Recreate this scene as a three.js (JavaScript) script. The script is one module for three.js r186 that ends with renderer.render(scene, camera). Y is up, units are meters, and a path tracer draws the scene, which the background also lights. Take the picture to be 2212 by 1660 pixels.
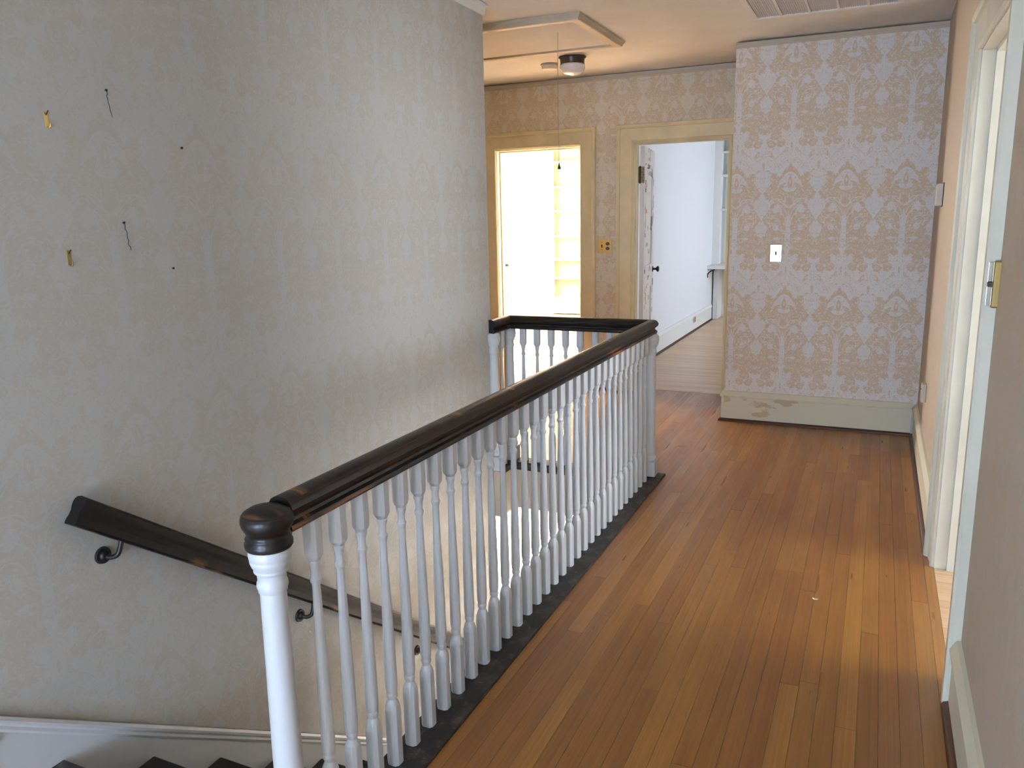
import * as THREE from 'three';
import { mergeGeometries, mergeVertices, toCreasedNormals } from 'three/addons/utils/BufferGeometryUtils.js';
import { RoundedBoxGeometry } from 'three/addons/geometries/RoundedBoxGeometry.js';
import { RectAreaLightUniformsLib } from 'three/addons/lights/RectAreaLightUniformsLib.js';

// ------------------------------------------------------------------ camera, sky, sun, daylight, exposure
const scene = new THREE.Scene();
const camera = new THREE.PerspectiveCamera(51.66, 2212 / 1660, 0.05, 200);
camera.position.set(0, 1.48, 0);
camera.rotation.order = 'YXZ';
camera.rotation.set(-0.206276, 0.431517, -0.021132);
scene.add(camera);

const renderer = new THREE.WebGLRenderer({ antialias: true });
renderer.toneMapping = THREE.LinearToneMapping;
renderer.toneMappingExposure = 1.64;
renderer.shadowMap.enabled = true;
RectAreaLightUniformsLib.init();

scene.background = new THREE.Color().setRGB(9, 10, 12);

const sun = new THREE.DirectionalLight(new THREE.Color().setRGB(1, 0.97, 0.91), 188);
sun.position.set(-4.0 - 18.66, 18.87, -7.4 - 13.98);
sun.target.position.set(-4.0, 0, -7.4);
sun.castShadow = true;
sun.shadow.mapSize.set(2048, 2048);
sun.shadow.camera.left = -9; sun.shadow.camera.right = 9; sun.shadow.camera.top = 9; sun.shadow.camera.bottom = -9; sun.shadow.camera.far = 60;
scene.add(sun, sun.target);

function daylight(w, h, at, towards, rgb, radiance) {              // the sky's light entering one window
  const l = new THREE.RectAreaLight(new THREE.Color().setRGB(...rgb), radiance, w, h);
  l.position.set(...at); l.lookAt(...towards); scene.add(l); return l;
}
const COOL = [0.80, 0.90, 1.0], WHITE = [1, 0.97, 0.92], BLUE = [0.66, 0.82, 1.0];
daylight(2.4, 1.35, [-5.66, 1.775, -8.5], [0, 1.775, -8.5], WHITE, 52);       // front bedroom, left wall
daylight(1.4, 1.2, [1.77, 1.3, -10.0], [-5, 1.3, -10.0], BLUE, 4.0);        // study, right wall
daylight(1.5, 1.5, [3.57, 1.4, -2.75], [0, 1.4, -2.75], COOL, 7.5);          // side bedroom, far wall
daylight(1.15, 1.1, [-1.25, 0.72, 1.77], [-1.25, 0.72, -5], [0.24, 0.54, 1.0], 6.5);   // low landing window behind the camera
daylight(0.72, 1.4, [-0.20, 1.2, 1.77], [-0.20, 1.2, -5], [0.55, 0.78, 1.0], 1.5);    // hall window behind the camera
daylight(3.0, 1.6, [-5.66, -1.45, -9.9], [0, -1.45, -9.9], WHITE, 60);      // ground floor, left wall

// ------------------------------------------------------------------ helpers
let seed = 7;
function rnd() { seed = (seed * 1664525 + 1013904223) >>> 0; return seed / 4294967296; }
const used = {};
function numbered(name) { const n = used[name] = (used[name] ?? -1) + 1; return n ? name + '_' + String(n).padStart(3, '0') : name; }
function tag(o, label, category, group, kind) {
  o.userData.label = label; o.userData.category = category;
  if (group) o.userData.group = group;
  if (kind) o.userData.kind = kind;
  return o;
}
function shade(o) { o.castShadow = true; o.receiveShadow = true; return o; }
function thing(name, label, category, at = [0, 0, 0], turn = 0, group, kind) {
  const o = new THREE.Group(); o.name = numbered(name); o.position.set(...at); o.rotation.y = turn; scene.add(o);
  return tag(o, label, category, group, kind);
}
function part(name, geo, mat, parent) { const m = shade(new THREE.Mesh(geo, mat)); m.name = parent === scene ? numbered(name) : numberedIn(parent, name); parent.add(m); return m; }
const inner = new Map();
function numberedIn(parent, name) {
  const c = inner.get(parent) ?? inner.set(parent, {}).get(parent); const n = c[name] = (c[name] ?? -1) + 1;
  return n ? name + '_' + String(n).padStart(3, '0') : name;
}
function structure(name, geo, mat, label, category) { const m = part(name, geo, mat, scene); m.name = name; return tag(m, label, category, null, 'structure'); }
function metreUV(g, k = 1, axis) {                                  // box-projected uv in metres, from the shape's own coordinates
  if (g.index) g = g.toNonIndexed();
  const p = g.attributes.position, n = g.attributes.normal, uv = new Float32Array(p.count * 2);
  for (let i = 0; i < p.count; i++) {
    const ax = Math.abs(n.getX(i)), ay = Math.abs(n.getY(i)), az = Math.abs(n.getZ(i));
    let u, v;
    if (ay >= ax && ay >= az) { u = p.getX(i); v = p.getZ(i); } else if (ax >= az) { u = p.getZ(i); v = p.getY(i); } else { u = p.getX(i); v = p.getY(i); }
    if (axis === 'z') { const q = u; u = v; v = q; if (ax > ay && ax > az) { u = p.getZ(i); v = p.getY(i); } else if (ay >= ax) { u = p.getZ(i); v = p.getX(i); } }
    uv[2 * i] = u * k; uv[2 * i + 1] = v * k;
  }
  g.setAttribute('uv', new THREE.BufferAttribute(uv, 2)); return g;
}
function box(x0, x1, y0, y1, z0, z1, r = 0) {
  const w = Math.abs(x1 - x0), h = Math.abs(y1 - y0), d = Math.abs(z1 - z0);
  const g = r ? new RoundedBoxGeometry(w, h, d, 2, Math.min(r, w / 2.01, h / 2.01, d / 2.01)) : new THREE.BoxGeometry(w, h, d);
  g.translate((x0 + x1) / 2, (y0 + y1) / 2, (z0 + z1) / 2); return metreUV(g);
}
const join = (a) => mergeGeometries(a.map((g) => (g.index ? g.toNonIndexed() : g)));
function lathe(pts, seg = 32) { return metreUV(new THREE.LatheGeometry(pts.map(([r, y]) => new THREE.Vector2(Math.max(r, 1e-4), y)), seg)); }
function prism(rings, ends = true) {                                // rings of equal length joined by quads, flat caps
  const pos = [], n = rings[0].length;
  const tri = (a, b, c) => pos.push(...a, ...b, ...c);
  for (let k = 0; k + 1 < rings.length; k++) for (let i = 0; i < n; i++) {
    const j = (i + 1) % n, A = rings[k][i], B = rings[k][j], C = rings[k + 1][j], D = rings[k + 1][i];
    tri(A, B, C); tri(A, C, D);
  }
  if (ends) for (const [ring, flip] of [[rings[0], 1], [rings[rings.length - 1], 0]]) {
    const o = new THREE.Vector3(...ring[0]), e1 = new THREE.Vector3(), nn = new THREE.Vector3();
    for (let i = 0; i < n; i++) { const a = ring[i], b = ring[(i + 1) % n]; nn.x += (a[1] - b[1]) * (a[2] + b[2]); nn.y += (a[2] - b[2]) * (a[0] + b[0]); nn.z += (a[0] - b[0]) * (a[1] + b[1]); }
    nn.normalize(); e1.set(Math.abs(nn.x) < 0.9 ? 1 : 0, Math.abs(nn.x) < 0.9 ? 0 : 1, 0).addScaledVector(nn, -nn.dot(e1)).normalize();
    e1.addScaledVector(nn, -nn.dot(e1)).normalize();
    const e2 = nn.clone().cross(e1);
    const flat = ring.map((a) => { const v = new THREE.Vector3(...a).sub(o); return new THREE.Vector2(v.dot(e1), v.dot(e2)); });
    for (const [a, b, c] of THREE.ShapeUtils.triangulateShape(flat, [])) flip ? tri(ring[a], ring[c], ring[b]) : tri(ring[a], ring[b], ring[c]);
  }
  let vol = 0;                                                      // turn the shape right side out
  for (let i = 0; i < pos.length; i += 9) { const [a, b, c, d, e, f, g, h, k] = pos.slice(i, i + 9); vol += a * (e * k - f * h) - b * (d * k - f * g) + c * (d * h - e * g); }
  if (vol < 0) for (let i = 0; i < pos.length; i += 9) for (let k = 0; k < 3; k++) { const q = pos[i + 3 + k]; pos[i + 3 + k] = pos[i + 6 + k]; pos[i + 6 + k] = q; }
  const g = new THREE.BufferGeometry(); g.setAttribute('position', new THREE.Float32BufferAttribute(pos, 3));
  return g;
}
function creased(g, angle = 0.6) { g.computeVertexNormals(); return metreUV(toCreasedNormals(g, angle)); }
function sweep(profile, path, angle = 0.6) {                        // profile [right, up] along a level path of [x, y, z], mitred
  const P = path.map((p) => new THREE.Vector3(...p)), rings = [];
  for (let i = 0; i < P.length; i++) {
    const a = P[i].clone().sub(P[Math.max(i - 1, 0)]).setY(0).normalize(), b = P[Math.min(i + 1, P.length - 1)].clone().sub(P[i]).setY(0).normalize();
    const d0 = i ? a : b, d1 = i < P.length - 1 ? b : a;
    const r0 = new THREE.Vector3(-d0.z, 0, d0.x), r1 = new THREE.Vector3(-d1.z, 0, d1.x), m = r0.clone().add(r1).normalize(); m.multiplyScalar(1 / m.dot(r0));
    rings.push(profile.map(([u, v]) => [P[i].x + m.x * u, P[i].y + v, P[i].z + m.z * u]));
  }
  return creased(prism(rings), angle);
}
function straight(profile, length, angle = 0.6) { return sweep(profile, [[0, 0, 0], [0, 0, -length]], angle); }
function tube(pts, r, seg = 24, rad = 8) { return metreUV(new THREE.TubeGeometry(new THREE.CatmullRomCurve3(pts.map((p) => new THREE.Vector3(...p))), seg, r, rad, false)); }

// ------------------------------------------------------------------ textures
function hash(x, y, s) { let h = Math.imul(x, 374761393) + Math.imul(y, 668265263) + Math.imul(s, 1274126177) | 0; h = Math.imul(h ^ (h >>> 13), 1274126177); return ((h ^ (h >>> 16)) >>> 0) / 4294967296; }
function noise(x, y, px, py, s) {                                   // tiling value noise
  const xi = Math.floor(x), yi = Math.floor(y), fx = x - xi, fy = y - yi, u = fx * fx * (3 - 2 * fx), v = fy * fy * (3 - 2 * fy);
  const w = (a, n) => ((a % n) + n) % n;
  const a = hash(w(xi, px), w(yi, py), s), b = hash(w(xi + 1, px), w(yi, py), s), c = hash(w(xi, px), w(yi + 1, py), s), d = hash(w(xi + 1, px), w(yi + 1, py), s);
  return a + (b - a) * u + (c - a) * v + (a - b - c + d) * u * v;
}
function fbm(u, v, px, py, s, oct = 4) { let t = 0, a = 0.5, k = 1; for (let i = 0; i < oct; i++) { t += a * noise(u * px * k, v * py * k, px * k, py * k, s + i); a *= 0.5; k *= 2; } return t / (1 - Math.pow(0.5, oct)); }
function data(w, h, f, srgb) {
  const a = new Uint8Array(w * h * 4);
  for (let y = 0; y < h; y++) for (let x = 0; x < w; x++) { const c = f(x / w, y / h), i = 4 * (y * w + x); for (let k = 0; k < 3; k++) a[i + k] = Math.max(0, Math.min(255, Math.round((c.length ? c[k] : c) * 255))); a[i + 3] = 255; }
  const t = new THREE.DataTexture(a, w, h); t.wrapS = t.wrapT = THREE.RepeatWrapping; t.magFilter = THREE.LinearFilter; t.minFilter = THREE.LinearMipmapLinearFilter; t.generateMipmaps = true;
  if (srgb) t.colorSpace = THREE.SRGBColorSpace; t.needsUpdate = true; return t;
}
const mix = (a, b, t) => a.map((v, i) => v + (b[i] - v) * t);
function repeated(t, ru, rv, ou = 0, ov = 0) { const c = t.clone(); c.repeat.set(ru, rv); c.offset.set(ou, ov); c.needsUpdate = true; return c; }

// oak strip: u runs along the grain (2 m), v across (0.25 m)
const oakA = data(512, 256, (u, v) => {
  const f = fbm(u, v, 3, 48, 11, 4), g = fbm(u, v, 24, 120, 31, 2), m = fbm(u, v, 4, 4, 51, 3);
  let t = 0.45 + 0.5 * (f - 0.5) + 0.22 * (g - 0.5) + 0.35 * (m - 0.5);
  return mix([0.60, 0.43, 0.26], [0.86, 0.68, 0.46], Math.max(0, Math.min(1, t)));
}, true);
const oakRough = data(256, 256, (u, v) => 0.34 + 0.34 * fbm(u, v, 6, 10, 77, 4) + 0.12 * (fbm(u, v, 4, 60, 78, 2) - 0.5));
const grainBump = data(256, 256, (u, v) => 0.5 + 0.5 * (fbm(u, v, 3, 60, 12, 3) - 0.5));
const plaster = data(256, 256, (u, v) => 0.5 + 0.6 * (fbm(u, v, 24, 24, 5, 4) - 0.5));
const paintTone = data(256, 256, (u, v) => { const t = fbm(u, v, 6, 6, 91, 5); return [0.93 + 0.1 * (t - 0.5), 0.93 + 0.1 * (t - 0.5), 0.92 + 0.12 * (t - 0.5)]; }, true);

// damask: one repeat is 0.35 m x 0.82 m, drawn as silver-grey ink on a tan ground
function damask(ground, ink, rough, speck) {
  const W = 768, H = 1800, c = document.createElement('canvas'); c.width = W; c.height = H;
  const x = c.getContext('2d');
  x.fillStyle = ground; x.fillRect(0, 0, W, H);
  const sx = W / 515, sy = H / 1170;
  // pieces are drawn mirrored about an axis, in units of one five-hundred-and-fifteenth of the repeat
  const draw = (axis, y0, pts, fill, line) => {
    for (const dy of [0, -1170, 1170]) for (const ax of axis === 'A' ? [257.5] : [0, 515]) for (const s of [1, -1]) {
      x.beginPath();
      pts.forEach((p, i) => {
        const q = []; for (let k = 0; k < p.length; k += 2) q.push((ax + s * p[k]) * sx, (y0 + dy + p[k + 1]) * sy);
        if (!i) x.moveTo(q[0], q[1]); else if (q.length === 2) x.lineTo(q[0], q[1]); else x.quadraticCurveTo(q[0], q[1], q[2], q[3]);
      });
      if (line) { x.strokeStyle = fill; x.lineWidth = line; x.lineCap = 'round'; x.stroke(); } else { x.closePath(); x.fillStyle = fill; x.fill(); }
    }
  };
  const I = ink, G = ground;
  // broad inked bodies
  draw('A', 430, [[0, -40], [30, -20, 26, 80], [28, 150, 80, 180], [150, 250, 258, 330], [258, 760], [180, 700, 150, 640], [70, 720, 0, 700]], I);
  draw('B', 620, [[0, -60], [60, 20, 110, 110], [150, 300, 120, 420], [60, 560, 0, 600]], I);
  draw('B', 150, [[0, -120], [20, -60, 70, -20], [95, 20, 60, 70], [20, 120, 0, 160]], I);
  draw('B', 375, [[0, -110], [14, -50, 45, -30], [75, 10, 40, 60], [10, 90, 0, 110]], I);
  draw('A', 960, [[0, 20], [60, 60, 100, 150], [130, 220, 110, 260], [40, 190, 0, 210]], I);
  // tan flowers in the inked bodies
  draw('A', 560, [[20, 40], [50, -10, 90, 10], [110, 60, 60, 80], [30, 80, 20, 40]], G);
  draw('A', 560, [[100, 90], [150, 60, 170, 120], [150, 190, 110, 170], [90, 130, 100, 90]], G);
  draw('A', 690, [[60, 40], [100, 0, 140, 40], [150, 90, 100, 100], [60, 90, 60, 40]], G);
  draw('B', 640, [[0, -20], [40, -60, 60, 0], [40, 40, 0, 30]], G);
  draw('B', 640, [[60, 20], [110, 0, 120, 60], [90, 100, 55, 70]], G);
  draw('B', 760, [[16, -20], [70, -60, 110, 0], [90, 50, 40, 30]], G);
  draw('B', 850, [[40, -30], [80, -20, 100, 40], [60, 60, 40, -30]], G);
  // arch with a flame inside, side crescents, base lobes
  draw('A', 960, [[0, -20], [50, 20, 100, 110], [130, 60, 180, 70], [180, 130, 150, 160], [100, 150, 70, 110], [40, 60, 0, 60]], G);
  draw('A', 960, [[0, 60], [40, 70, 78, 150], [80, 220, 30, 250], [0, 255]], I);
  draw('A', 1000, [[0, 50], [26, 100, 22, 150], [10, 190, 0, 200]], G);
  draw('A', 1040, [[0, 50], [14, 70, 0, 100]], I);
  draw('A', 1160, [[118, -60], [190, -20, 200, 80], [190, 150, 140, 190], [120, 150, 160, 100], [170, 40, 130, 0]], G);
  draw('A', 1210, [[0, 0], [70, -30, 130, 70], [90, 110, 50, 90], [20, 110, 0, 130]], G);
  // bowls and stem
  draw('A', 1330, [[0, 30], [70, -20, 110, -60]], I, 16);
  draw('A', 1390, [[20, 140], [22, 60, 60, 20], [110, -30, 190, -20]], I, 14);
  draw('A', 1390, [[8, 160], [8, 60, 30, 0], [60, -50, 120, -70]], I, 10);
  draw('B', 1170, [[90, 60], [150, -40, 220, -50], [200, 30, 110, 90]], G);
  draw('B', 1230, [[60, 90], [100, 20, 190, 50], [220, 80, 225, 110]], I, 12);
  draw('B', 1230, [[120, 110], [150, 80, 190, 120], [160, 190, 110, 170]], I);
  draw('A', 1500, [[0, -120], [20, -60, 22, 60], [40, 120, 0, 160]], I);
  draw('A', 1560, [[40, 40], [90, -10, 140, -40]], I, 10);
  // scrolls beside the stem, small petals in the inked ground
  draw('A', 1500, [[60, 60], [70, -30, 130, -50], [190, -50, 180, 10], [160, 40, 140, 10]], I, 11);
  draw('A', 1500, [[100, 20], [130, 0, 150, 40], [130, 90, 100, 70], [80, 50, 100, 20]], I);
  draw('A', 1560, [[60, 90], [100, 60, 140, 90], [110, 120, 60, 90]], I);
  draw('B', 1290, [[20, 60], [50, 10, 110, 0], [70, 60, 20, 80]], I, 7);
  draw('A', 700, [[0, 40], [20, 70, 0, 110]], G); draw('A', 800, [[30, 0], [60, -10, 70, 30], [40, 40, 30, 0]], G);
  draw('B', 900, [[0, 20], [26, 60, 0, 110]], G); draw('B', 980, [[30, 20], [60, 10, 70, 50], [40, 60, 30, 20]], G);
  draw('B', 520, [[20, 0], [60, -40, 110, -20]], I, 6); draw('B', 560, [[40, 20], [90, 0, 130, 40], [90, 60, 40, 40]], G);
  draw('A', 880, [[40, 10], [80, 20, 110, 70]], G, 6); draw('A', 850, [[90, 0], [130, 20, 150, 60]], G, 6);
  // leaf veins and outlines inside the tan leaves
  for (const [dx, dy, k] of [[70, 40, 0], [110, 110, 1], [60, 170, 2], [150, 60, 0], [180, 130, 1], [120, 190, 2]]) {
    draw('A', 0 + dy, [[dx - 22, 14], [dx, -16, dx + 24, -10]], I, 5); draw('A', 0 + dy, [[dx - 18, 22], [dx + 4, 12, dx + 26, 2]], I, 6);
    draw('A', 0 + dy, [[dx - 12, 30], [dx + 6, 34, dx + 22, 22]], k ? I : G, 5);
    draw('A', 200 + dy, [[dx - 14, 4], [dx, -14, dx + 16, 0], [dx + 6, 20, dx - 14, 4]], I);
  }
  // filigree: small mirrored petals that break up the large shapes
  let f = 4321; const fr = () => { f = (f * 1664525 + 1013904223) >>> 0; return f / 4294967296; };
  for (let i = 0; i < 760; i++) {
    const px = fr() * 257.5, py = fr() * 1170, a = 4 + fr() * 13, b = 2.5 + fr() * 5, t = fr() * 3.14, tan = fr() < 0.34, line = fr() < 0.35;
    for (const dy of [0, -1170, 1170]) for (const [ax, m] of [[257.5 + px, 1], [257.5 - px, -1]]) {
      x.globalAlpha = 0.75; x.beginPath(); x.ellipse(ax * sx, (py + dy) * sy, a * sx, b * sx, m * t, 0, 7);
      if (line) { x.strokeStyle = tan ? G : I; x.lineWidth = 3.2; x.stroke(); } else { x.fillStyle = tan ? G : I; x.fill(); }
    }
  }
  // speckle
  let q = 99; const r = () => { q = (q * 1664525 + 1013904223) >>> 0; return q / 4294967296; };
  for (let i = 0; i < 9000; i++) {
    const px = r() * W, py = r() * H, s = 1.5 + r() * 4.5;
    x.globalAlpha = 0.5; x.fillStyle = r() < speck ? G : I; x.beginPath(); x.ellipse(px, py, s, s * (0.5 + r()), r() * 3, 0, 7); x.fill();
  }
  x.globalAlpha = 1;
  const t = new THREE.CanvasTexture(c); t.wrapS = t.wrapT = THREE.RepeatWrapping; if (!rough) t.colorSpace = THREE.SRGBColorSpace; t.anisotropy = 8;
  return t;
}
const damaskMap = damask('#dac5aa', '#e4e1df', false, 0.5), damaskRough = damask('#d8d8d8', '#909090', true, 0.5);
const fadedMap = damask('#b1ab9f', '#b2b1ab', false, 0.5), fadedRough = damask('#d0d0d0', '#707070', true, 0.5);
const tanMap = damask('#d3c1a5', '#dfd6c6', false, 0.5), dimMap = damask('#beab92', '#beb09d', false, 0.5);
const weave = data(256, 256, (u, v) => 0.5 + 0.35 * (noise(u * 96, v * 96, 96, 96, 3) - 0.5) + 0.35 * (noise(u * 40, v * 160, 40, 160, 4) - 0.5));

// ------------------------------------------------------------------ materials
const S = (o) => new THREE.MeshStandardMaterial(o), PH = (o) => new THREE.MeshPhysicalMaterial(o), rgb = (r, g, b) => new THREE.Color().setRGB(r, g, b);
function paper(map, u0, v0, rough) {                                // uv in metres -> damask repeats
  const o = { map: repeated(map, 1 / 0.35, 1 / 0.82, u0, v0), roughness: 0.75, bumpMap: repeated(weave, 2, 2), bumpScale: 0.0004 };
  if (rough) { o.roughnessMap = repeated(rough, 1 / 0.35, 1 / 0.82, u0, v0); o.roughness = 0.9; }
  return S(o);
}
const M = {
  paperBold: paper(damaskMap, 0.223 / 0.35 + 0.5, -1.640 / 0.82, damaskRough),
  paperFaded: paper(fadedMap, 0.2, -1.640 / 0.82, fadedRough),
  ceiling: S({ color: rgb(0.86, 0.82, 0.75), map: repeated(paintTone, 0.6, 0.6), roughness: 0.9, bumpMap: repeated(plaster, 2, 2), bumpScale: 0.0006 }),
  cream: PH({ color: rgb(0.88, 0.75, 0.47), map: repeated(paintTone, 1.3, 1.3), roughness: 0.42, clearcoat: 0.15, clearcoatRoughness: 0.4 }),
  creamPale: PH({ color: rgb(0.72, 0.69, 0.56), map: repeated(paintTone, 1.3, 1.3), roughness: 0.42, clearcoat: 0.15, clearcoatRoughness: 0.4 }),
  white: PH({ color: rgb(0.55, 0.57, 0.58), roughness: 0.38, clearcoat: 0.25, clearcoatRoughness: 0.35 }),
  roomWhite: S({ color: rgb(0.86, 0.86, 0.83), roughness: 0.85, bumpMap: repeated(plaster, 2, 2), bumpScale: 0.0004 }),
  roomBlue: S({ color: rgb(0.80, 0.82, 0.85), roughness: 0.55, bumpMap: repeated(plaster, 2, 2), bumpScale: 0.0004 }),
  sub: S({ color: rgb(0.09, 0.055, 0.032), roughness: 0.9 }),
  fascia: S({ color: rgb(0.60, 0.50, 0.38), roughness: 0.8, map: repeated(paintTone, 1, 1) }),
  brass: S({ color: rgb(0.80, 0.58, 0.22), metalness: 1, roughness: 0.28 }),
  oldBrass: S({ color: rgb(0.36, 0.25, 0.09), metalness: 0.65, roughness: 0.5 }),
  nickel: S({ color: rgb(0.86, 0.86, 0.82), metalness: 1, roughness: 0.06 }),
  darkMetal: S({ color: rgb(0.035, 0.028, 0.024), metalness: 0.5, roughness: 0.42 }),
  brownPlastic: S({ color: rgb(0.09, 0.055, 0.045), roughness: 0.4 }),
  black: S({ color: rgb(0.012, 0.011, 0.01), roughness: 0.5 }),
  plastic: S({ color: rgb(0.62, 0.57, 0.48), roughness: 0.45 }),
  pane: PH({ color: rgb(1, 1, 1), transmission: 1, thickness: 0, roughness: 0, ior: 1.45 }),
};
const wornDark = data(512, 512, (u, v) => {
  const t = fbm(u, v, 5, 20, 201, 5), g = fbm(u, v, 4, 90, 203, 3);
  const w = Math.max(0, Math.min(1, (t - 0.63) * 9)) * (0.5 + g);
  return mix(mix([0.075, 0.062, 0.055], [0.115, 0.090, 0.078], g), [0.52, 0.33, 0.18], Math.min(1, w));
}, true);
M.rail = PH({ map: repeated(wornDark, 0.42, 0.9, 0.1, 0.2), roughness: 0.45, specularIntensity: 0.6, clearcoat: 0.22, clearcoatRoughness: 0.16, bumpMap: repeated(grainBump, 2, 2), bumpScale: 0.0004 });
M.wallRail = PH({ map: repeated(wornDark, 1.2, 1.2), color: rgb(0.75, 0.75, 0.75), roughness: 0.55, specularIntensity: 0.6, clearcoat: 0.08, clearcoatRoughness: 0.3 });
const dustyDark = data(256, 256, (u, v) => { const t = fbm(u, v, 14, 14, 301, 5), g = fbm(u, v, 60, 60, 303, 2); return mix([0.14, 0.12, 0.11], [0.46, 0.42, 0.37], Math.max(0, Math.min(1, (t - 0.42) * 1.3 + (g > 0.78 ? 0.4 : 0)))); }, true);
M.shoe = S({ map: repeated(dustyDark, 2, 2), roughness: 0.55 });
M.tread = PH({ map: repeated(wornDark, 0.8, 0.8), color: rgb(1.6, 1.3, 1.1), roughness: 0.4, clearcoat: 0.3 });
const scuffed = data(512, 512, (u, v) => {                          // cream paint rubbed down to an older tan coat in patches
  const t = fbm(u, v, 3, 5, 401, 5), g = fbm(u, v, 30, 30, 404, 3), w = Math.max(0, Math.min(1, (t - 0.565) * 14 + (g - 0.5) * 1.2));
  return mix([0.86, 0.83, 0.73], [0.74, 0.62, 0.46], w);
}, true);
M.scuffed = S({ map: repeated(scuffed, 0.8, 0.8, 0.13, 0.31), roughness: 0.45 });
const rubbed = data(512, 128, (u, v) => {                          // paint rubbed off to the older tan coat, as on the photographed board
  const t = fbm(u, v, 9, 4, 421, 5), g = fbm(u, v, 60, 16, 424, 3), d = Math.hypot((u - 0.20) / 0.17, (v - 0.58) / 0.26), w = Math.max(0, Math.min(1, (t - 0.36 - 0.22 * d) * 16 + (g - 0.5) * 1.4));
  return mix([0.86, 0.83, 0.73], [0.79, 0.71, 0.57], w);
}, true);
M.rubbed = S({ map: repeated(rubbed, 1 / 1.3, 1 / 0.23, 0.955 / 1.3, 0), roughness: 0.45 });
const oakTone = [[0.92, 0.80, 0.66], [0.82, 0.66, 0.50], [1.02, 0.90, 0.72], [0.76, 0.58, 0.43], [0.88, 0.72, 0.54], [0.96, 0.82, 0.60], [0.80, 0.62, 0.50]];
M.oak = oakTone.map(([r, g, b], i) => PH({ map: repeated(oakA, 0.5, 4, i * 0.37, i * 0.29), color: rgb(r * 0.75, g * 0.67, b * 0.33), roughnessMap: repeated(oakRough, 0.7, 2.4, i * 0.31, i * 0.17), roughness: 0.72, bumpMap: repeated(grainBump, 0.5, 4, i * 0.37, 0), bumpScale: 0.0005, clearcoat: 0.25, clearcoatRoughness: 0.3 }));
const stripFloor = data(512, 512, (u, v) => {                       // many strips at a distance: 12 strips across 0.684 m
  const k = Math.floor(v * 12), f = v * 12 - k, off = hash(k, 1, 9), seg = Math.floor((u + off) * 2), t = hash(k, ((seg % 2) + 2) % 2, 5);
  const g = fbm(u, v, 4, 100, 61, 3), line = f < 0.03 ? 0.85 : 1;
  return mix([0.62, 0.49, 0.37], [0.83, 0.70, 0.56], Math.max(0, Math.min(1, 0.35 + t * 0.25 + (g - 0.5) * 0.5))).map((c) => c * line);
}, true);
M.roomOak = PH({ map: repeated(stripFloor, 1 / 2.6, 1 / 0.684), color: rgb(1.35, 1.35, 1.32), roughness: 0.55, specularIntensity: 0.4, clearcoat: 0.55, clearcoatRoughness: 0.15 });

Object.assign(M, {
  cream2: S({ color: rgb(0.66, 0.56, 0.42), map: repeated(paintTone, 1.3, 1.3), roughness: 0.5 }),
  bronze: S({ color: rgb(0.24, 0.20, 0.11), metalness: 0.6, roughness: 0.5 }),
  trimWhite: S({ color: rgb(0.80, 0.80, 0.78), roughness: 0.42 }),
  shelfCream: S({ color: rgb(0.80, 0.75, 0.58), roughness: 0.6 }),
  paperEdge: S({ color: rgb(0.62, 0.52, 0.40), roughness: 0.75 }),
  cordMat: S({ color: rgb(0.42, 0.36, 0.28), roughness: 0.8 }),
  collar: S({ color: rgb(0.09, 0.06, 0.05), metalness: 0.6, roughness: 0.35 }),
  opal: PH({ color: rgb(0.84, 0.83, 0.79), roughness: 0.12, clearcoat: 0.6, clearcoatRoughness: 0.08 }),
  detector: S({ color: rgb(0.74, 0.69, 0.62), roughness: 0.3 }),
  grille: S({ color: rgb(0.80, 0.78, 0.74), roughness: 0.4 }),
  louvre: S({ color: rgb(0.62, 0.61, 0.60), roughness: 0.6 }),
  filter: S({ color: rgb(0.72, 0.70, 0.68), roughness: 0.9 }),
  shelfBack: S({ color: rgb(0.27, 0.225, 0.13), roughness: 0.7 }),
  paperWhite: S({ color: rgb(0.85, 0.85, 0.84), roughness: 0.8, side: THREE.DoubleSide }),
});

// ------------------------------------------------------------------ room shell
const CE = 2.6, XL = -2.01, XR = 0.30, ZW = -5.77, ZF = -6.493, ZL = -4.085, G0 = -2.79, UF = -0.275;
const wall = (holes, u0, u1, y0, y1, z, t, axis) => {               // a wall with rectangular openings [u0, u1, y0, y1]; z is the face, t the signed thickness
  const us = [...new Set([u0, u1, ...holes.flatMap((h) => [h[0], h[1]])])].sort((a, b) => a - b), out = [];
  for (let i = 0; i + 1 < us.length; i++) {
    const a = us[i], b = us[i + 1], m = (a + b) / 2, h = holes.filter((q) => q[0] < m && q[1] > m).sort((p, q) => p[2] - q[2]);
    let y = y0;
    for (const q of [...h, [0, 0, y1, y1]]) { if (q[2] > y + 1e-6) out.push(axis === 'x' ? box(a, b, y, q[2], z, z + t) : box(z, z + t, y, q[2], a, b)); y = Math.max(y, q[3]); }
  }
  return join(out);
};
const D1 = [-3.09, -2.328], D2 = [-1.853, -1.098], HD = 2.05, RD = [-3.556, -2.65];
structure('wall_left', wall([], ZL, 1.92, G0, CE, XL, -0.12, 'z'), M.paperFaded, 'tall papered stairwell wall on the left carrying the sloping dark handrail', 'wall');
structure('wall_far', join([wall([[D1[0] - 0.02, D1[1] + 0.02, 0, HD + 0.02], [D2[0] - 0.02, D2[1] + 0.02, 0, HD + 0.02]], -3.72, 1.92, 0, CE - 0.006, ZF, -0.12, 'x'), box(-3.72, 1.92, CE - 0.006, CE, ZF - 0.12, ZF - 0.05)]), paper(tanMap, 0.1, -1.640 / 0.82), 'papered wall at the end of the hall with two open doorways', 'wall');
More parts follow.
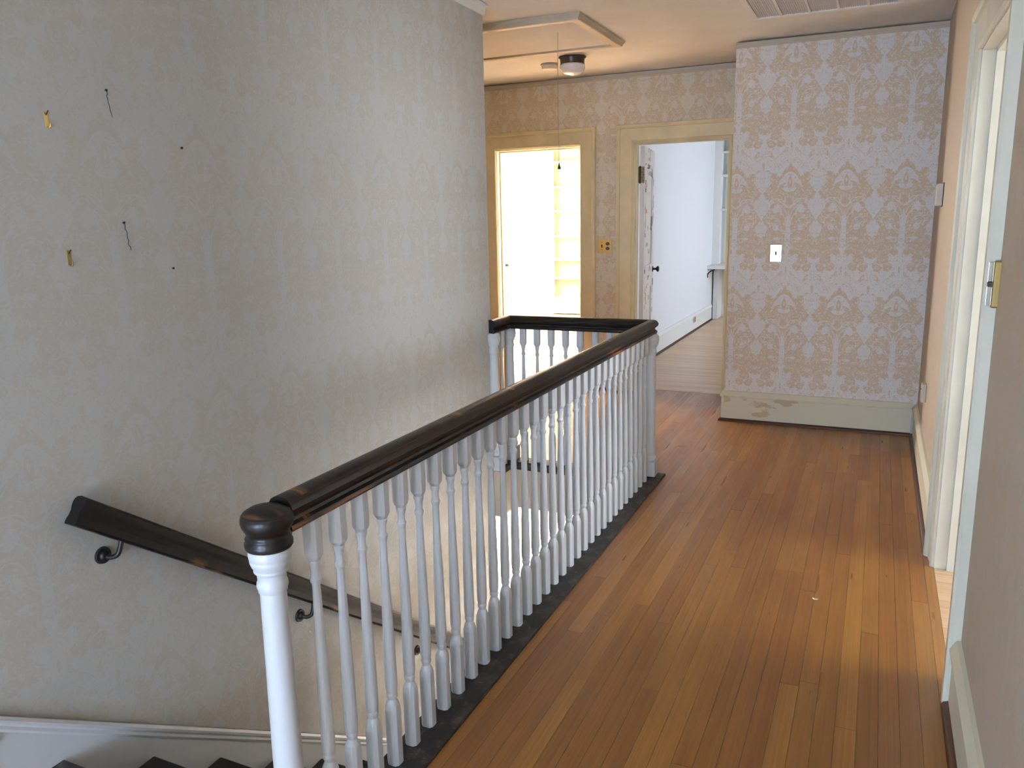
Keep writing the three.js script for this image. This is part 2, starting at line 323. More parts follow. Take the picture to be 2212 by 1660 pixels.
structure('wall_damask', join([box(-0.955, XR + 0.12, 0, CE - 0.010, ZF, ZW), box(-0.93, XR + 0.12, CE - 0.010, CE, ZF, ZW - 0.06)]), M.paperBold, 'projecting wall with bold damask paper facing down the hall', 'wall');
structure('wall_right', wall([[RD[0] - 0.02, RD[1] + 0.02, 0, HD + 0.02]], ZW, 1.92, 0, CE, XR, 0.12, 'z'), paper(dimMap, 0.6, -1.640 / 0.82), 'papered wall along the right of the hall with one doorway', 'wall');
structure('wall_back', wall([[-1.83, -0.67, 0.16, 1.28], [-0.57, 0.17, 0.49, 1.91]], -2.13, 0.42, G0, CE, 1.8, 0.12, 'x'), paper(fadedMap, 0.3, 0.1), 'papered wall closing the landing behind the viewer', 'wall');
structure('wall_side', join([box(-3.72, -3.6, 0, CE, ZF, -4.205), box(-5.82, -2.13, G0, CE, -4.205, ZL)]), paper(fadedMap, 0.4, 0.2), 'papered walls of the hall recess hidden past the stairwell wall', 'wall');
structure('ceiling', box(-5.9, 3.8, CE, CE + 0.15, -12.1, 2.0), M.ceiling, 'flat tan painted ceiling over the hall', 'ceiling');

// floors: an upper slab with its well, oak strips laid on it
const floor = thing('floor', 'worn glossy oak strip floor running down the upstairs hall', 'floor', [0, 0, 0], 0, null, 'structure');
part('subfloor', join([box(-1.165, 3.8, UF, -0.019, -12.1, 2.0), box(-5.82, -1.97, UF, -0.019, -12.1, -4.15), box(-1.97, -1.165, UF, -0.019, -12.1, -4.27), box(-2.13, -1.165, UF, -0.019, -1.27, 2.0)]), M.sub, floor);
const plankGeo = new Map();
function plank(len) {
  const k = Math.round(len * 200);
  if (!plankGeo.has(k)) { const g = new THREE.BoxGeometry(0.0567, 0.018, k / 200 - 0.0008); plankGeo.set(k, metreUV(g, 1, 'z')); }
  return plankGeo.get(k);
}
function strips(x0, n, zNear, zFar) {
  for (let i = 0; i < n; i++) {
    const x = x0 + i * 0.0575;
    let z = zNear, first = true;
    while (z > zFar + 0.01) {
      let len = [0.7, 1.0, 1.3, 1.6, 2.0, 2.4][Math.floor(rnd() * 6)] * (first ? 0.4 + 0.6 * rnd() : 1); first = false;
      if (z - len < zFar + 0.25) len = z - zFar;
      const m = part('plank', plank(len), M.oak[Math.floor(rnd() * M.oak.length)], floor);
      m.position.set(x + 0.0288, -0.0095 + (rnd() - 0.5) * 0.0006, z - len / 2); z -= len;
    }
  }
}
strips(-1.06, 24, -0.35, ZF - 0.12);
strips(-1.06 - 44 * 0.0575, 44, -4.30, ZF - 0.12);
part('threshold_board', join([box(-1.16, 0.30, -0.019, -0.001, -0.35, 1.8), box(-2.01, -1.16, -0.019, -0.001, -1.27, 1.8)]), M.oak[4], floor);
structure('floor_bedroom', box(-5.7, -2.25, -0.019, 0, -11.7, ZF - 0.12), M.roomOak, 'sunlit strip floor of the bright bedroom past the left doorway', 'floor');
structure('floor_study', box(-2.13, 1.8, -0.019, 0, -11.85, ZF - 0.12), M.roomOak, 'strip floor of the white room past the right doorway', 'floor');
structure('floor_side', box(0.30, 3.6, -0.019, 0, -5.0, -0.5), M.roomOak, 'strip floor inside the doorway on the right', 'floor');
structure('floor_downstairs', box(-5.7, -1.05, G0 - 0.2, G0, -11.9, 2.0), M.roomOak, 'sunlit floor of the storey below seen down the stairwell', 'floor');

// rooms beyond the doorways
structure('wall_bedroom', join([wall([[-9.7, -7.3, 1.1, 2.45]], -11.82, ZF - 0.12, 0, CE, -5.7, -0.12, 'z'), wall([], -5.7, -2.25, 0, CE, -11.7, -0.12, 'x'), box(-5.82, -3.72, 0, CE, ZF - 0.12, ZF), box(-2.25, -2.19, 0, CE, -11.82, ZF - 0.12)]), M.roomWhite, 'white walls of the overbright bedroom past the left doorway', 'wall');
structure('wall_study', join([box(-2.19, -2.13, 0, CE, -11.97, ZF - 0.12), box(-2.13, 1.8, 0, CE, -11.97, -11.85), wall([[-10.7, -9.3, 0.7, 1.9]], -11.97, ZF - 0.12, 0, CE, 1.8, 0.12, 'z')]), M.roomBlue, 'cool white walls of the room past the right doorway', 'wall');
structure('wall_sideroom', join([wall([[-3.5, -2.0, 0.65, 2.15]], -5.12, -0.38, 0, CE, 3.6, 0.12, 'z'), box(0.42, 3.6, 0, CE, -5.12, -5.0), box(0.42, 3.6, 0, CE, -0.5, -0.38)]), M.roomBlue, 'pale walls of the room inside the right doorway', 'wall');
structure('wall_downstairs', join([wall([[-11.4, -8.4, -2.25, -0.65]], -11.9, -4.2, G0, UF, -5.7, -0.12, 'z'), box(-5.82, -1.05, G0, UF, -12.02, -11.9), box(-1.165, -1.05, G0, UF, -11.9, 1.92)]), M.roomWhite, 'white walls of the storey below seen down the stairwell', 'wall');

function windowUnit(n, w, h, at, turn, cols, label) {               // frame, sash bars and pane in a wall opening; faces local +z, depth 0.12 behind
  const g = thing('window_' + n, label, 'window', at, turn, null, 'structure'); g.name = 'window_' + n;
  part('window_frame', join([box(-w / 2, -w / 2 + 0.05, 0, h, -0.12, 0.01), box(w / 2 - 0.05, w / 2, 0, h, -0.12, 0.01), box(-w / 2 + 0.05, w / 2 - 0.05, h - 0.05, h, -0.12, 0.01), box(-w / 2 + 0.05, w / 2 - 0.05, 0, 0.05, -0.12, 0.03)]), M.trimWhite, g);
  const bars = [box(-w / 2 + 0.05, w / 2 - 0.05, h / 2 - 0.02, h / 2 + 0.02, -0.09, -0.05)];
  for (let i = 1; i < cols; i++) bars.push(box(-w / 2 + i * w / cols - 0.015, -w / 2 + i * w / cols + 0.015, 0.05, h - 0.05, -0.085, -0.055));
  part('sash_bar', join(bars), M.trimWhite, g);
  part('pane', box(-w / 2 + 0.05, w / 2 - 0.05, 0.05, h - 0.05, -0.072, -0.070), M.pane, g);
}
windowUnit(1, 2.4, 1.35, [-5.7, 1.1, -8.5], Math.PI / 2, 3, 'wide window in the left wall of the bright bedroom');
windowUnit(2, 1.4, 1.2, [1.8, 0.7, -10.0], -Math.PI / 2, 2, 'window in the right wall of the white study');
windowUnit(3, 1.5, 1.5, [3.6, 0.65, -2.75], -Math.PI / 2, 2, 'window across the room inside the right doorway');
windowUnit(4, 1.16, 1.12, [-1.25, 0.16, 1.8], Math.PI, 2, 'low landing window behind the viewer');
windowUnit(6, 0.74, 1.42, [-0.20, 0.49, 1.8], Math.PI, 1, 'narrow hall window behind the viewer');
windowUnit(5, 3.0, 1.6, [-5.7, -2.25, -9.9], Math.PI / 2, 3, 'wide window of the storey below');

// door casings
const CAS = [[0.006, 0], [0.006, 0.012], [0.016, 0.018], [0.024, 0.013], [0.115, 0.019], [0.118, 0.030], [0.128, 0.036], [0.143, 0.034], [0.147, 0.026], [0.147, 0]];
function casing(n, w, h, at, turn, mat, label, depth, stopAt) {
  const g = thing('trim_' + n, label, 'door casing', at, turn, null, 'structure'); g.name = 'trim_' + n;
  const seg = (f) => { const r = [[], []]; for (const [o, t] of CAS) { r[0].push(f(o, t, 0)); r[1].push(f(o, t, 1)); } return creased(prism(r), 0.4); };
  const fix = (geo) => { const p = geo; p.computeBoundingBox(); return p; };
  part('side_casing', fix(seg((o, t, k) => [-o, k ? h + o : 0, t])), mat, g);
  part('side_casing', fix(seg((o, t, k) => [w + o, k ? 0 : h + o, t])), mat, g);
  part('head_casing', fix(seg((o, t, k) => [k ? w + o : -o, h + o, t])), mat, g);
  part('jamb', box(-0.02, 0, 0, h, -depth, 0.001), mat, g);
  part('jamb', box(w, w + 0.02, 0, h, -depth, 0.001), mat, g);
  part('head_jamb', box(-0.02, w + 0.02, h, h + 0.02, -depth, 0.001), mat, g);
  part('door_stop', join([box(0, 0.012, 0, h, stopAt - 0.035, stopAt), box(w - 0.012, w, 0, h, stopAt - 0.035, stopAt), box(0.012, w - 0.012, h - 0.012, h, stopAt - 0.035, stopAt)]), mat, g);
  return g;
}
casing(1, D1[1] - D1[0], HD, [D1[0], 0, ZF], 0, M.cream, 'yellowish cream casing round the overbright left doorway', 0.125, -0.05);
casing(2, D2[1] - D2[0], HD, [D2[0], 0, ZF], 0, M.cream, 'yellowish cream casing round the doorway beside the damask wall', 0.125, -0.03);
casing(3, RD[1] - RD[0], HD, [XR, 0, RD[0]], -Math.PI / 2, M.creamPale, 'pale cream casing round the doorway in the right wall', 0.125, -0.045);

// baseboards with dark shoe mouldings
const BASE = [[0, 0], [0.018, 0], [0.018, 0.178], [0.028, 0.182], [0.028, 0.192], [0.020, 0.206], [0.012, 0.220], [0, 0.222]];
const SHOE = [[0.018, 0], [0.036, 0], [0.035, 0.008], [0.030, 0.014], [0.018, 0.019]];
const mir = (p) => p.map(([u, v]) => [-u, v]).reverse();
function baseboard(name, path, side, mat, label) {
  const g = thing(name, label, 'baseboard', [0, 0, 0], 0, null, 'structure'); g.name = name;
  part('board', sweep(side > 0 ? BASE : mir(BASE), path, 0.35), mat, g);
  part('shoe_moulding', sweep(side > 0 ? SHOE : mir(SHOE), path, 0.7), M.shoeWood, g);
}
M.shoeWood = S({ color: rgb(0.13, 0.06, 0.03), roughness: 0.45, map: repeated(oakA, 0.5, 4) });
baseboard('baseboard_damask', [[-0.955, 0, ZW - 0.1], [-0.955, 0, ZW], [XR - 0.03, 0, ZW]], 1, M.rubbed, 'tall cream baseboard with rubbed paint under the damask wall');
baseboard('baseboard_right', [[XR, 0, RD[0] - 0.15], [XR, 0, ZW + 0.03]], -1, M.scuffed, 'cream baseboard along the right wall past the doorway');
baseboard('baseboard_near', [[XR, 0, 1.8], [XR, 0, RD[1] + 0.15]], -1, M.scuffed, 'scuffed cream baseboard along the near right wall');
baseboard('baseboard_far', [[D1[1] + 0.147, 0, ZF], [D2[0] - 0.147, 0, ZF]], 1, M.scuffed, 'cream baseboard on the strip of wall between the doorways');
baseboard('baseboard_study', [[-2.13, 0, ZF - 0.12], [-2.13, 0, -11.44]], 1, M.trimWhite, 'white baseboard along the left wall of the white room');

// mouldings at the ceiling
const CROWN = [[0, -0.058], [0.008, -0.058], [0.012, -0.046], [0.014, -0.020], [0.022, -0.012], [0.024, -0.004], [0, -0.004]];
structure('trim_4', sweep(CROWN, [[XL, CE, 1.8], [XL, CE, ZL], [XL - 0.12, CE, ZL]], 0.4), M.ceiling, 'small cove moulding along the top of the stairwell wall', 'moulding');
const RAILM = [[0, -0.046], [0.004, -0.045], [0.006, -0.036], [0.003, -0.028], [0.0025, -0.011], [0, -0.0105]];
structure('trim_5', sweep(RAILM, [[-0.955, CE, ZF + 0.02], [-0.955, CE, ZW], [XR, CE, ZW]], 0.4), M.paperEdge, 'thin moulding under the ceiling along the damask wall', 'moulding');
structure('trim_6', sweep(RAILM, [[-3.6, CE, ZF], [-0.955, CE, ZF]], 0.4), M.paperEdge, 'thin moulding under the ceiling above the two doorways', 'moulding');
structure('trim_7', join([box(-1.175, -1.163, UF - 0.01, -0.002, -4.27, -1.27), box(-1.97, -1.175, UF - 0.01, -0.002, -4.272, -4.26), box(-1.972, -1.96, UF - 0.01, -0.002, -4.26, -4.10), box(-2.012, -1.9605, UF - 0.01, -0.002, -4.16, -4.075)]), M.fascia, 'tan boards facing the floor edge round the stairwell', 'fascia');

// ------------------------------------------------------------------ balustrade round the well
const XC = -1.124, ZN1 = -1.205, ZN2 = -4.31, X3 = -2.0, ZN4 = -4.09, RY = 0.83;
const bal = thing('balustrade', 'white turned balustrade with dark varnished handrail round the stairwell', 'balustrade', [XC, 0, ZN2]);
{
  const bx = XC, bz = ZN2, L = (p) => p.map(([x, y, z]) => [x - bx, y, z - bz]);
  const RAIL = [[-0.018, 0], [0.018, 0], [0.025, 0.003], [0.029, 0.010], [0.027, 0.018], [0.019, 0.023], [0.017, 0.030], [0.021, 0.036], [0.030, 0.044], [0.0335, 0.054], [0.030, 0.064], [0.024, 0.073], [0.014, 0.079], [0, 0.081]];
  const full = [...RAIL, ...RAIL.slice(2, -1).reverse().map(([u, v]) => [-u, v])];
  part('handrail', sweep(full, L([[XC, RY, ZN1 - 0.042], [XC, RY, ZN2], [X3, RY, ZN2], [X3, RY, -4.062]]), 0.5), M.rail, bal);
  part('base_rail', join([
    box(XC - 0.040 - bx, -1.04 - bx, -0.02, 0.012, -1.16 - bz, -4.255 - bz, 0.004), box(-1.955 - bx, -1.04 - bx, -0.02, 0.012, -4.255 - bz, -4.36 - bz, 0.004), box(-2.05 - bx, -1.95 - bx, -0.02, 0.012, -4.09 - bz, -4.36 - bz, 0.004),
    box(-1.172 - bx, -1.160 - bx, -0.035, 0.006, -1.27 - bz, -4.255 - bz, 0.003), box(-1.955 - bx, -1.165 - bx, -0.035, 0.006, -4.258 - bz, -4.248 - bz, 0.003),
  ]), M.shoe, bal);
  // newel: square plinth, ring, tapering shaft, ringed neck and bulging head
  const newelShaft = [[0.030, 0.095], [0.040, 0.100], [0.043, 0.108], [0.043, 0.122], [0.038, 0.128], [0.034, 0.136], [0.0335, 0.20], [0.032, 0.36], [0.0295, 0.56], [0.0278, 0.715], [0.0305, 0.717], [0.0305, 0.722], [0.0322, 0.725], [0.0332, 0.731], [0.0322, 0.738], [0.0300, 0.741], [0.0300, 0.756], [0.0340, 0.760], [0.0365, 0.763], [0.0365, 0.767], [0.0350, 0.769], [0.0395, 0.775], [0.0425, 0.783], [0.0432, 0.789], [0.0415, 0.791], [0.0440, 0.794], [0.0448, 0.801], [0.0440, 0.808], [0.0420, 0.811], [0.043, 0.822], [0.03, 0.832]];
  const newelGeo = join([box(-0.043, 0.043, 0.010, 0.098, -0.043, 0.043, 0.005), lathe(newelShaft, 40)]);
  const near = part('newel_post', newelGeo, M.white, bal); near.position.set(0, 0, ZN1 - bz);
  const cap = part('newel_cap', lathe([[0.02, 0.815], [0.047, 0.815], [0.050, 0.820], [0.050, 0.828], [0.046, 0.833], [0.048, 0.838], [0.046, 0.842], [0.0445, 0.846], [0.0455, 0.851], [0.0495, 0.858], [0.0535, 0.866], [0.0548, 0.872], [0.0545, 0.880], [0.0525, 0.887], [0.048, 0.893], [0.036, 0.900], [0.018, 0.904], [0, 0.905]], 48), M.rail, near); cap.userData.label = 'round dark turned cap';
  part('newel_post', newelGeo, M.white, bal);
  part('newel_post', newelGeo, M.white, bal).position.set(X3 - bx, 0, 0);
  part('newel_post', newelGeo, M.white, bal).position.set(X3 - bx, 0, ZN4 - bz);
  // baluster: chamfered square blocks with a turned shaft between
  const ang = []; for (let q = 0; q < 4; q++) for (const a of [0, 18, 32, 45, 58, 72]) ang.push((q * 90 + a) * Math.PI / 180);
  const ring = (y, s, round, c = 0.0085) => ang.map((a) => {
    const ca = Math.abs(Math.cos(a)), sa = Math.abs(Math.sin(a)), sq = Math.min(s / Math.max(ca, sa), (2 * s - c) / (ca + sa)), r = sq * (1 - round) + s * round;
    return [Math.cos(a) * r, y, -Math.sin(a) * r];
  });
  const levels = [[0.010, 0.0192, 0], [0.172, 0.0192, 0], [0.182, 0.0190, 0.12], [0.190, 0.0182, 0.45], [0.197, 0.0164, 0.85], [0.203, 0.0138, 1], [0.207, 0.0122, 1], [0.211, 0.0124, 1], [0.216, 0.0150, 1], [0.223, 0.0154, 1], [0.228, 0.0138, 1], [0.233, 0.0150, 1], [0.242, 0.0164, 1], [0.26, 0.0168, 1], [0.36, 0.0158, 1], [0.50, 0.0130, 1], [0.60, 0.0108, 1], [0.664, 0.0094, 1], [0.669, 0.0100, 1], [0.674, 0.0130, 1], [0.681, 0.0134, 1], [0.686, 0.0108, 1], [0.694, 0.0098, 1], [0.706, 0.0104, 1], [0.714, 0.0122, 1], [0.718, 0.0140, 1], [0.724, 0.0142, 1], [0.727, 0.0128, 1], [0.731, 0.0150, 0.9], [0.737, 0.0182, 0.4], [0.742, 0.0192, 0.08], [0.748, 0.0192, 0], [0.836, 0.0192, 0]];
  const balGeo = creased(prism(levels.map(([y, s, r]) => ring(y, s, r))), 0.5);
  const spots = [];
  for (let k = 0; k < 32; k++) spots.push([XC, -1.344 - k * 0.0914]);
  for (let k = 0; k < 9; k++) spots.push([-1.905 + k * 0.0905, ZN2]);
  spots.push([X3, -4.20]);
  for (const [x, z] of spots) part('baluster', balGeo, M.white, bal).position.set(x - bx, 0, z - bz);
}

// ------------------------------------------------------------------ stairs and wall handrail
{
  const st = thing('staircase', 'dark wooden staircase going down along the papered left wall', 'stairs', [XL, 0, -1.256], 0, null, 'structure');
  const treadGeo = box(0.012, 0.838, -0.028, 0, 0, -0.292, 0.008), riserGeo = box(0.012, 0.838, -0.16, 0, -0.006, 0.012);
  const nose = part('landing_nosing', box(0, 0.845, -0.024, 0.004, 0.05, -0.006, 0.006), M.tread, st); nose.position.set(0, 0.008, 0);
  for (let k = 0; k < 14; k++) {
    const r = part('riser', riserGeo, M.white, st); r.position.set(0, -0.186 * k - 0.020, -0.263 * k + 0.006 - 0.006);
    if (k < 14) { const t = part('tread', treadGeo, M.tread, st); t.position.set(0, -0.186 * (k + 1) + 0.012, -0.263 * k + 0.0); }
  }
  const slope = 0.704, run = 3.9, ang = Math.atan(slope), len = run / Math.cos(ang);
  const skirt = (profile, y) => { const g = straight(profile, len, 0.4); g.rotateX(-ang); g.translate(0, y + 0.704 * 0.075, 0.175); return g; };
  const c = Math.cos(ang);
  part('skirt_board', skirt([[0, -0.42 * c], [0.016, -0.42 * c], [0.016, 0], [0, 0]], 0.212), M.white, st);
  part('skirt_moulding', skirt([[0, -0.047 * c], [0.018, -0.047 * c], [0.022, -0.038 * c], [0.020, -0.028 * c], [0.026, -0.020 * c], [0.027, -0.010 * c], [0.020, 0], [0, 0]], 0.212), M.white, st);
  baseboard('baseboard_landing', [[XL, 0, 1.8], [XL, 0, -1.09]], 1, M.white, 'white baseboard on the landing beside the stairs');

  const hr = thing('wall_handrail', 'dark sloping handrail on round brackets along the papered stairwell wall', 'handrail', [XL, 0.715, -1.372]);
  const hAng = Math.atan(0.722), hLen = 3.2;
  const HP = [[0.030, -0.036], [0.068, -0.036], [0.072, -0.030], [0.071, -0.020], [0.068, -0.010], [0.069, 0.004], [0.073, 0.014], [0.075, 0.026], [0.073, 0.036], [0.066, 0.043], [0.050, 0.046], [0.034, 0.043], [0.027, 0.036], [0.025, 0.026], [0.027, 0.014], [0.031, 0.004], [0.031, -0.010], [0.028, -0.020], [0.027, -0.030]];
  const hg = straight(HP, hLen, 0.5); hg.rotateX(-hAng); part('rail', hg, M.wallRail, hr);
  const rose = new THREE.CylinderGeometry(0.024, 0.026, 0.008, 32); rose.rotateZ(-Math.PI / 2); rose.translate(0.004, 0, 0);
  const boss = new THREE.SphereGeometry(0.016, 20, 12); boss.scale(0.7, 1, 1); boss.translate(0.009, 0, 0);
  const roseGeo = join([metreUV(rose), metreUV(boss)]);
  for (const [y, z] of [[0.538, -1.472], [-0.057, -2.288], [-0.668, -3.134], [-1.27, -3.96]]) {
    const b = new THREE.Group(); b.name = numberedIn(hr, 'bracket'); b.position.set(0, y - 0.715, z + 1.372); hr.add(b);
    part('rose', roseGeo, M.darkMetal, b);
    part('arm', tube([[0.008, 0, 0], [0.030, -0.004, -0.006], [0.047, 0.004, -0.014], [0.051, 0.022, -0.022], [0.050, 0.046, -0.030]], 0.0075, 24, 10), M.darkMetal, b);
    const sad = box(0.038, 0.062, 0, 0.004, -0.035, 0.035); sad.rotateX(-hAng); sad.translate(0, 0.046, -0.030); part('saddle', sad, M.darkMetal, b);
  }
}

// ------------------------------------------------------------------ study door leaf, hinged at the left jamb
{
  const peel = data(256, 1024, (u, v) => {                         // white paint with red and dark remnants of peeled stickers
    const t = fbm(u, v, 8, 30, 501, 4), s = Math.floor(v * 60), w = hash(s, 3, 17), on = w > 0.62 && u > 0.1 && u < 0.1 + 0.5 * hash(s, 4, 17) + 0.2;
    const base = [0.92, 0.90, 0.88];
    if (on && t > 0.5) return mix(base, w > 0.88 ? [0.2, 0.16, 0.16] : w > 0.75 ? [0.82, 0.5, 0.5] : [0.75, 0.78, 0.78], 0.75);
    return t > 0.66 && u > 0.08 && u < 0.92 ? [0.70, 0.68, 0.66] : base;
  }, true);
  const mp = S({ map: peel, roughness: 0.5 });
  const d = thing('door_1', 'white panelled door with peeling marks standing open into the white study', 'door', [-1.803, 0.008, -6.625], 0.138, null, 'structure'); d.name = 'door_1';
  const W = 0.70, H = 2.03, T = 0.036, P = [[0.12, 0.58, 0.20, 0.86], [0.12, 0.58, 1.02, 1.89]];
  const us = [0, 0.12, 0.58, W], leaf = [];
  leaf.push(box(-T, 0, 0, H, 0, -0.12, 0.002), box(-T, 0, 0, H, -0.58, -W, 0.002), box(-T, 0, 0, 0.20, -0.12, -0.58), box(-T, 0, 0.86, 1.02, -0.12, -0.58), box(-T, 0, 1.89, H, -0.12, -0.58));
  const fit = (g) => { const p = g.attributes.position, uv = g.attributes.uv; for (let i = 0; i < p.count; i++) uv.setXY(i, 0.03 - 0.94 * p.getZ(i) / W, p.getY(i) / H); return g; };
  part('leaf', fit(join(leaf)), mp, d);
  for (const [a, b, y0, y1] of P) part('panel', fit(join([box(-T + 0.012, -0.012, y0, y1, -a, -b), box(-0.012, -0.003, y0, y0 + 0.02, -a, -b), box(-0.012, -0.003, y1 - 0.02, y1, -a, -b), box(-0.012, -0.003, y0 + 0.02, y1 - 0.02, -a, -a - 0.02), box(-0.012, -0.003, y0 + 0.02, y1 - 0.02, -b + 0.02, -b)])), mp, d);
  const knob = lathe([[0, 0], [0.026, 0], [0.026, 0.005], [0.010, 0.008], [0.009, 0.030], [0.018, 0.036], [0.026, 0.044], [0.027, 0.052], [0.020, 0.060], [0, 0.062]], 28); knob.rotateZ(-Math.PI / 2); knob.translate(0, 0.985, -0.645);
  part('knob', knob, M.darkMetal, d);
  part('keyhole_plate', box(0, 0.003, 0.84, 0.90, -0.637, -0.653), M.darkMetal, d);
  for (const y of [1.735, 0.24]) {
    const h = part('hinge', join([box(-0.034, -0.002, y, y + 0.13, 0.0005, 0.004), box(-0.060, -0.034, y, y + 0.13, 0.002, 0.0055)]), M.bronze, d);
    const pin = metreUV(new THREE.CylinderGeometry(0.006, 0.006, 0.142, 14)); pin.translate(-0.037, y + 0.065, 0.007); part('pin', pin, M.darkMetal, h);
    const screws = []; for (const [sx, sy] of [[-0.010, 0.02], [-0.022, 0.045], [-0.010, 0.065], [-0.022, 0.085], [-0.010, 0.11]]) { const c = new THREE.CylinderGeometry(0.004, 0.004, 0.002, 12); c.rotateX(Math.PI / 2); c.translate(sx, y + sy, 0.0045); screws.push(metreUV(c)); }
    part('screw', join(screws), M.darkMetal, h);
  }
}

// ------------------------------------------------------------------ fittings on the hall walls
{
  const screwGeo = (() => { const c = new THREE.CylinderGeometry(0.0032, 0.0032, 0.002, 14); c.rotateX(Math.PI / 2); return metreUV(c); })();
  const w1 = thing('switch_plate', 'square brass plate with one switch and a dark brown outlet between the doorways', 'switch plate', [-2.1025, 1.232, ZF]);
  part('plate', new RoundedBoxGeometry(0.118, 0.116, 0.006, 3, 0.003).translate(0, 0, 0.003), M.brass, w1);
  const tg = new RoundedBoxGeometry(0.009, 0.024, 0.014, 2, 0.002); tg.rotateX(0.4); tg.translate(-0.023, 0, 0.008); part('toggle', tg, M.black, w1);
  for (const y of [-0.03, 0.03]) part('screw', screwGeo, M.darkMetal, w1).position.set(-0.023, y, 0.0068);
  for (const y of [-0.0195, 0.0195]) {
    const o = new THREE.CylinderGeometry(0.0172, 0.0172, 0.006, 28); o.rotateX(Math.PI / 2); o.scale(1, 0.82, 1); const f = part('outlet', metreUV(o), M.brownPlastic, w1); f.position.set(0.027, y, 0.006);
    part('slot', join([box(-0.007, -0.005, -0.004, 0.004, 0.0028, 0.0034), box(0.005, 0.007, -0.004, 0.004, 0.0028, 0.0034)]), M.black, f);
  }
  part('screw', screwGeo, M.brass, w1).position.set(0.027, 0, 0.0068);

  const w2 = thing('switch_plate', 'small mirror-bright switch plate alone on the damask wall', 'switch plate', [-0.642, 1.205, ZW]);
  part('plate', new RoundedBoxGeometry(0.076, 0.118, 0.007, 3, 0.0034).translate(0, 0, 0.0035), M.nickel, w2);
  const t2 = new RoundedBoxGeometry(0.010, 0.025, 0.016, 2, 0.002); t2.rotateX(0.4); t2.translate(0, 0, 0.009); part('toggle', t2, M.black, w2);
  for (const y of [-0.03, 0.03]) part('screw', screwGeo, M.nickel, w2).position.set(0, y, 0.0078);

  const th = thing('thermostat', 'tan thermostat box high on the right wall past the doorway', 'thermostat', [XR, 1.556, -5.06]);
  part('cover', new RoundedBoxGeometry(0.032, 0.118, 0.10, 3, 0.006).translate(-0.018, 0, 0), M.plastic, th);
  part('back_plate', box(-0.004, 0, -0.064, 0.064, -0.055, 0.055), M.black, th);
  const jk = thing('wall_socket', 'small white socket box low on the right wall near the damask corner', 'socket', [XR, 0.45, -5.02]);
  part('cover', new RoundedBoxGeometry(0.026, 0.105, 0.07, 3, 0.005).translate(-0.013, 0, 0), M.plastic, jk);
  part('screw', metreUV(new THREE.CylinderGeometry(0.004, 0.004, 0.003, 12).rotateZ(Math.PI / 2)), M.darkMetal, jk).position.set(-0.027, 0.02, 0);

  const br = thing('latch', 'brass rim latch on the near casing of the right doorway', 'latch', [0.295, 1.278, -2.502]);
  part('case', new RoundedBoxGeometry(0.025, 0.126, 0.022, 3, 0.005).translate(0.001, 0, 0.011), M.oldBrass, br);
  part('strike_plate', box(-0.0225, -0.0120, -0.058, 0.060, 0.000, 0.004, 0.001), M.nickel, br);
  part('bolt', box(-0.0225, -0.010, -0.007, 0.007, 0.003, 0.016, 0.002), M.darkMetal, br);

  const hook = (label, y, z, m) => {
    const h = thing('picture_hook', label, 'picture hook', [XL, y, z], 0, 'picture hooks left on the stairwell wall');
    part('strap', box(0, 0.002, -0.020, 0.020, -0.0055, 0.0055, 0.0008), m, h);
    part('hook', tube([[0.002, -0.019, 0], [0.008, -0.022, 0], [0.013, -0.017, 0], [0.013, -0.010, 0]], 0.0022, 16, 8), m, h);
    part('nail', tube([[0.012, 0.022, 0], [0.002, 0.012, 0], [-0.004, 0.008, 0]], 0.0013, 8, 6), M.darkMetal, h);
  };
  hook('bright brass picture hook, the upper one at the left edge of the stairwell wall', 1.758, -1.480, M.brass);
  hook('dull brown picture hook, the lower one on the stairwell wall above the handrail end', 1.398, -1.492, M.oldBrass);
  const nail = (label, y, z, len, k) => {
    const n = thing('nail', label, 'nail', [XL, y, z], 0, 'nails left in the stairwell wall');
    const c = new THREE.CylinderGeometry(0.0036, 0.0036, 0.002, 16); c.rotateZ(Math.PI / 2); c.translate(0.006, 0, 0);
    const s = new THREE.CylinderGeometry(0.0014, 0.0014, 0.010, 8); s.rotateZ(Math.PI / 2); s.translate(0.001, 0, 0);
    part('shank', join([metreUV(c), metreUV(s)]), M.black, n);
    if (len) { const p = []; for (let i = 0; i <= 9; i++) p.push([0.004, -len * i / 9, (hash(i, k, 71) - 0.5) * 0.007 - 0.012 * i / 9 * len / 0.08]); part('thread', tube(p, 0.0010, 40, 6), M.black, n); }
  };
  nail('dark nail with a dangling thread, the upper one on the stairwell wall', 1.855, -1.671, 0.072, 1);
  nail('dark nail with a crooked dangling thread, the lower one on the stairwell wall', 1.490, -1.678, 0.080, 2);
  nail('bare nail near the middle of the stairwell wall, without a thread', 1.716, -1.923, 0, 3);
  nail('bare small nail low on the stairwell wall below the other bare one', 1.348, -1.840, 0, 4);
}

